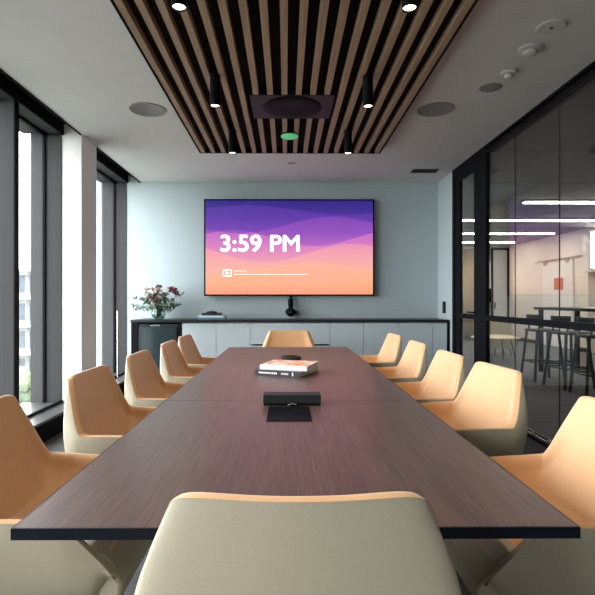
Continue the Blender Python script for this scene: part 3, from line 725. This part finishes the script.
# ------------------------------------------------------------------ chairs
def subsurf(o, lv=2):
    s = o.modifiers.new('sub', 'SUBSURF'); s.levels = lv; s.render_levels = lv
def make_chair(name='conference_chair'):
    t = thing(name, '', 'chair', group='tan and beige chairs around the conference table')
    # half profile of the rim (x, y, z), from the back middle to the front of the arm
    rim = [(0, -.318, .854), (.10, -.314, .855), (.212, -.303, .860), (.238, -.290, .848), (.285, -.252, .742), (.323, -.218, .640), (.330, -.195, .606), (.312, -.02, .602), (.302, .10, .598), (.293, .150, .575), (.272, .205, .50), (.245, .270, .415)]
    mid = [(0, -.312, .62), (.12, -.309, .62), (.330, -.292, .60), (.356, -.275, .59), (.358, -.245, .57), (.352, -.220, .56), (.340, -.190, .54), (.310, -.02, .52), (.300, .10, .51), (.290, .148, .49), (.268, .20, .44), (.243, .260, .385)]
    low = [(0, -.275, .34), (.11, -.273, .34), (.240, -.262, .34), (.262, -.240, .34), (.268, -.20, .34), (.264, -.175, .34), (.262, -.145, .34), (.254, -.02, .34), (.248, .07, .34), (.242, .13, .34), (.232, .185, .34), (.216, .24, .34)]
    bot = [(x*.66, y*.66, .290) for x, y, z in low]
    def full(h): return [(-x, y, z) for x, y, z in h[::-1][:-1]] + list(h)
    rows = [full(r) for r in (rim, mid, low, bot)]
    # outer shell
    bm = BM(); V = [[bm.verts.new(p) for p in r] for r in rows]; n = len(V[0])
    cr = bm.edges.layers.float.new('crease_edge')
    for A, B in zip(V, V[1:]):
        for i in range(n-1): bm.faces.new((A[i], A[i+1], B[i+1], B[i]))
    # front flap closing the shell, and bottom
    for k in range(1, 3): bm.faces.new((V[k][0], V[k][-1], V[k+1][-1], V[k+1][0]))
    fr = bm.verts.new((0, .30, .40)); 
    bm.faces.new((V[3][0], *[V[3][i] for i in range(n-1, 0, -1)])) if False else None
    cen = bm.verts.new((0, 0, .288))
    for i in range(n-1): bm.faces.new((V[3][i], V[3][i+1], cen))
    bm.faces.new((V[3][-1], V[3][0], cen))
    bm.verts.remove(fr)
    bm.edges.ensure_lookup_table()
    h = len(rim)-1
    for e in bm.edges:
        ids = e.verts
        for row in V[:2]:
            pass
    def crease(a, b, c):
        e = bm.edges.get((a, b))
        if e: e[cr] = c
    for sgn in (-1, 1):
        for k in range(3):
            for col, c in ((3, .65), (6, .55), (9, .4)): crease(V[k][h+sgn*col], V[k+1][h+sgn*col], c)
    sh = obj('outer_shell', bm, M['shell'], t, smooth='all'); subsurf(sh)
    # tan lining: rolls over the rim and runs down into the bucket
    def inset(p, d):   # towards the inside of the seat
        x, y, z = p; f = 1-d/.29
        if y < -.17: return (x*(1-d/.24 if abs(x) > .12 else 1), y+d*1.0, z)
        return (x*f, y, z)
    T = .030
    r0 = [(x*1.004, y*1.004, z) for x, y, z in rim]
    r1 = [(inset(p, T*.5)[0], inset(p, T*.5)[1], p[2]+.008) for p in rim]
    r2 = [(inset(p, T)[0], inset(p, T)[1], p[2]-.004) for p in rim]
    r3 = [(0, -.240, .645), (.09, -.238, .645), (.200, -.230, .645), (.224, -.220, .64), (.262, -.205, .60), (.278, -.185, .575), (.282, -.155, .56), (.274, -.02, .555), (.266, .09, .55), (.257, .15, .535), (.238, .195, .495), (.216, .245, .455)]
    r4 = [(0, -.232, .628), (.09, -.230, .628), (.190, -.222, .625), (.212, -.212, .62), (.250, -.197, .58), (.268, -.178, .56), (.274, -.150, .545), (.266, -.02, .54), (.259, .085, .535), (.250, .145, .52), (.232, .19, .49), (.210, .24, .455)]
    r5 = [(0, -.150, .500), (.07, -.149, .500), (.165, -.148, .500), (.185, -.145, .498), (.200, -.138, .496), (.215, -.128, .494), (.225, -.110, .492), (.228, -.01, .488), (.224, .08, .486), (.220, .13, .484), (.210, .18, .478), (.198, .23, .455)]
    rows2 = [full(r) for r in (r0, r1, r2, r3, r4, r5)]
    bm = BM(); V2 = [[bm.verts.new(p) for p in r] for r in rows2]; n = len(V2[0]); cr = bm.edges.layers.float.new('crease_edge')
    for A, B in zip(V2, V2[1:]):
        for i in range(n-1): bm.faces.new((A[i], B[i], B[i+1], A[i+1]))
    W = [bm.verts.new((0, y, z)) for (x, y, z) in r5[2:]]
    a = V2[-1]; hh = len(r5)-1
    # seat pan: bridge mirrored stations
    prevL, prevR = a[hh-2], a[hh+2]
    bm.faces.new((a[hh-1], a[hh], a[hh+1], prevR, W[0], prevL))
    for k in range(3, len(r5)):
        L_, R_ = a[hh-k], a[hh+k]
        bm.faces.new((prevL, W[k-3], W[k-2], L_)); bm.faces.new((W[k-3], prevR, R_, W[k-2])); prevL, prevR = L_, R_
    for k in range(5):
        for sgn in (-1, 1):
            for col, c in ((3, .65), (6, .6), (9, .4)):
                e = bm.edges.get((V2[k][h+sgn*col], V2[k+1][h+sgn*col]))
                if e: e[cr] = c
    for i in range(n-1):
        if abs(i-h) < 4:
            e = bm.edges.get((V2[3][i], V2[3][i+1]))
            if e: e[cr] = .75
    ff = [[p for p in bm.faces if abs(p.calc_center_median().x) > .15 and p.calc_center_median().y > .152]]
    for p in ff[0]: p.material_index = 1
    ln = obj('lining', bm, M['tan'], t, smooth='all'); ln.data.materials.append(M['shell']); subsurf(ln)
    # seat cushion with a soft front
    bm = BM()
    box(bm, -.20, .20, -.14, .195, .40, .492)
    cs = obj('seat', bm, M['tan'], t, smooth='all', bevel=.03, seg=4)
    # beige front panel falling from the seat edge between the arms
    bm = BM(); prof = [(.16, .502), (.195, .497), (.282, .375), (.265, .31), (.23, .31), (.16, .46)]
    for sx in (-1, 1):
        pass
    A = [bm.verts.new((-.232+(.018 if y > .2 else 0), y, z)) for y, z in prof]; B = [bm.verts.new((.232-(.018 if y > .2 else 0), y, z)) for y, z in prof]
    for i in range(6): bm.faces.new((A[i], A[(i+1) % 6], B[(i+1) % 6], B[i]))
    bm.faces.new(A[::-1]); bm.faces.new(B)
    obj('front_panel', bm, M['shell'], t, smooth=True, bevel=.012, seg=3)
    # swivel base
    bm = BM(); cyl(bm, (0, 0), .05, .30, .325, 24); cyl(bm, (0, 0), .026, .09, .31, 24); obj('column', bm, M['chrome'], t, smooth=True)
    for k in range(4):
        a_ = PI/4+k*PI/2; c, s = math.cos(a_), math.sin(a_)
        bm = BM(); tube(bm, [(c*.02, s*.02, .085), (c*.15, s*.15, .072), (c*.28, s*.28, .055)], .017, 10, .011)
        lg = obj('leg', bm, M['dark_grey'], t, smooth=True)
        bm = BM(); cyl(bm, (c*.285, s*.285), .022, 0, .055, 16); obj('glide', bm, M['black'], lg, smooth=True)
    return t
ch = make_chair()
# facing +y by default; left side faces +x  -> rz = -90 ; right side faces -x -> rz = +90
seats = [
    ((-.765, 1.70, 0), R(-90), 'orange-lined beige chair cut by the left frame edge, nearest on the window side'),
    ((-.722, 2.57, 0), R(-91), 'orange-lined chair second from the camera on the window side'),
    ((-.722, 3.42, 0), R(-90), 'orange-lined chair third from the camera on the window side'),
    ((-.722, 4.30, 0), R(-90), 'orange-lined chair fourth from the camera on the window side'),
    ((-.735, 5.05, 0), R(-92), 'orange-lined chair farthest along the window side, before the black fridge'),
    ((.835, 1.66, 0), R(90), 'pale-backed chair cut by the right frame edge, nearest on the glass side'),
    ((.862, 2.69, 0), R(95), 'pale-backed chair second from the camera on the glass side'),
    ((.835, 3.41, 0), R(91), 'pale-backed chair third from the camera on the glass side'),
    ((.835, 4.26, 0), R(90), 'pale-backed chair fourth from the camera on the glass side'),
    ((.850, 5.22, 0), R(92), 'pale-backed chair farthest along the glass side'),
    ((.033, 5.62, 0), R(180), 'orange chair at the far head of the table facing the camera'),
    ((.024, 1.222, 0), R(0), 'large beige chair back in the foreground at the near head of the table'),
]
for i, (loc, rz, lab) in enumerate(seats):
    if i == 0: ch.location = loc; ch.rotation_euler = (0, 0, rz); ch['label'] = lab
    else: dup(ch, loc, rz, lab)

# ------------------------------------------------------------------ world and light
w = bpy.data.worlds.new('overcast_sky'); sc.world = w; w.use_nodes = True
nt = w.node_tree; bg = nt.nodes['Background']
tc = nt.nodes.new('ShaderNodeTexCoord'); sp = nt.nodes.new('ShaderNodeSeparateXYZ'); rp = nt.nodes.new('ShaderNodeValToRGB')
rp.color_ramp.elements[0].position = .0; rp.color_ramp.elements[0].color = (.97, .98, 1, 1)
rp.color_ramp.elements[1].position = 1.0; rp.color_ramp.elements[1].color = (.92, .96, 1, 1)
nt.links.new(tc.outputs['Generated'], sp.inputs[0]); nt.links.new(sp.outputs[2], rp.inputs[0]); nt.links.new(rp.outputs[0], bg.inputs[0])
bg.inputs[1].default_value = 12.5
# portals in the window openings only guide sampling of the sky
for (y0, y1) in ((YR, 5.05), (5.45, YB)):
    ld = bpy.data.lights.new('window_portal', 'AREA'); ld.shape = 'RECTANGLE'; ld.size = H-.19; ld.size_y = y1-y0
    ld.cycles.is_portal = True
    lo = bpy.data.objects.new('window_portal', ld); C.objects.link(lo); lo.location = (-2.66, (y0+y1)/2, (H+.19)/2); lo.rotation_euler = (0, -PI/2, 0)

# ------------------------------------------------------------------ camera
cd = bpy.data.cameras.new('camera'); cam = bpy.data.objects.new('camera', cd); C.objects.link(cam); sc.camera = cam
cam.location = (0, 0, 1.22); cam.rotation_euler = (PI/2, 0, R(-.4))
cd.sensor_width = 36; cd.lens = 500/595*36; cd.shift_x = 8/595; cd.shift_y = 2.5/595; cd.clip_start = .02; cd.clip_end = 500
sc.view_settings.view_transform = 'Standard'; sc.view_settings.look = 'None'; sc.view_settings.gamma = 1; sc.view_settings.use_curve_mapping = False
sc.view_settings.exposure = 0.2
sc.cycles.max_bounces = 10; sc.cycles.diffuse_bounces = 6; sc.cycles.transparent_max_bounces = 16
sc.cycles.caustics_reflective = False; sc.cycles.caustics_refractive = False
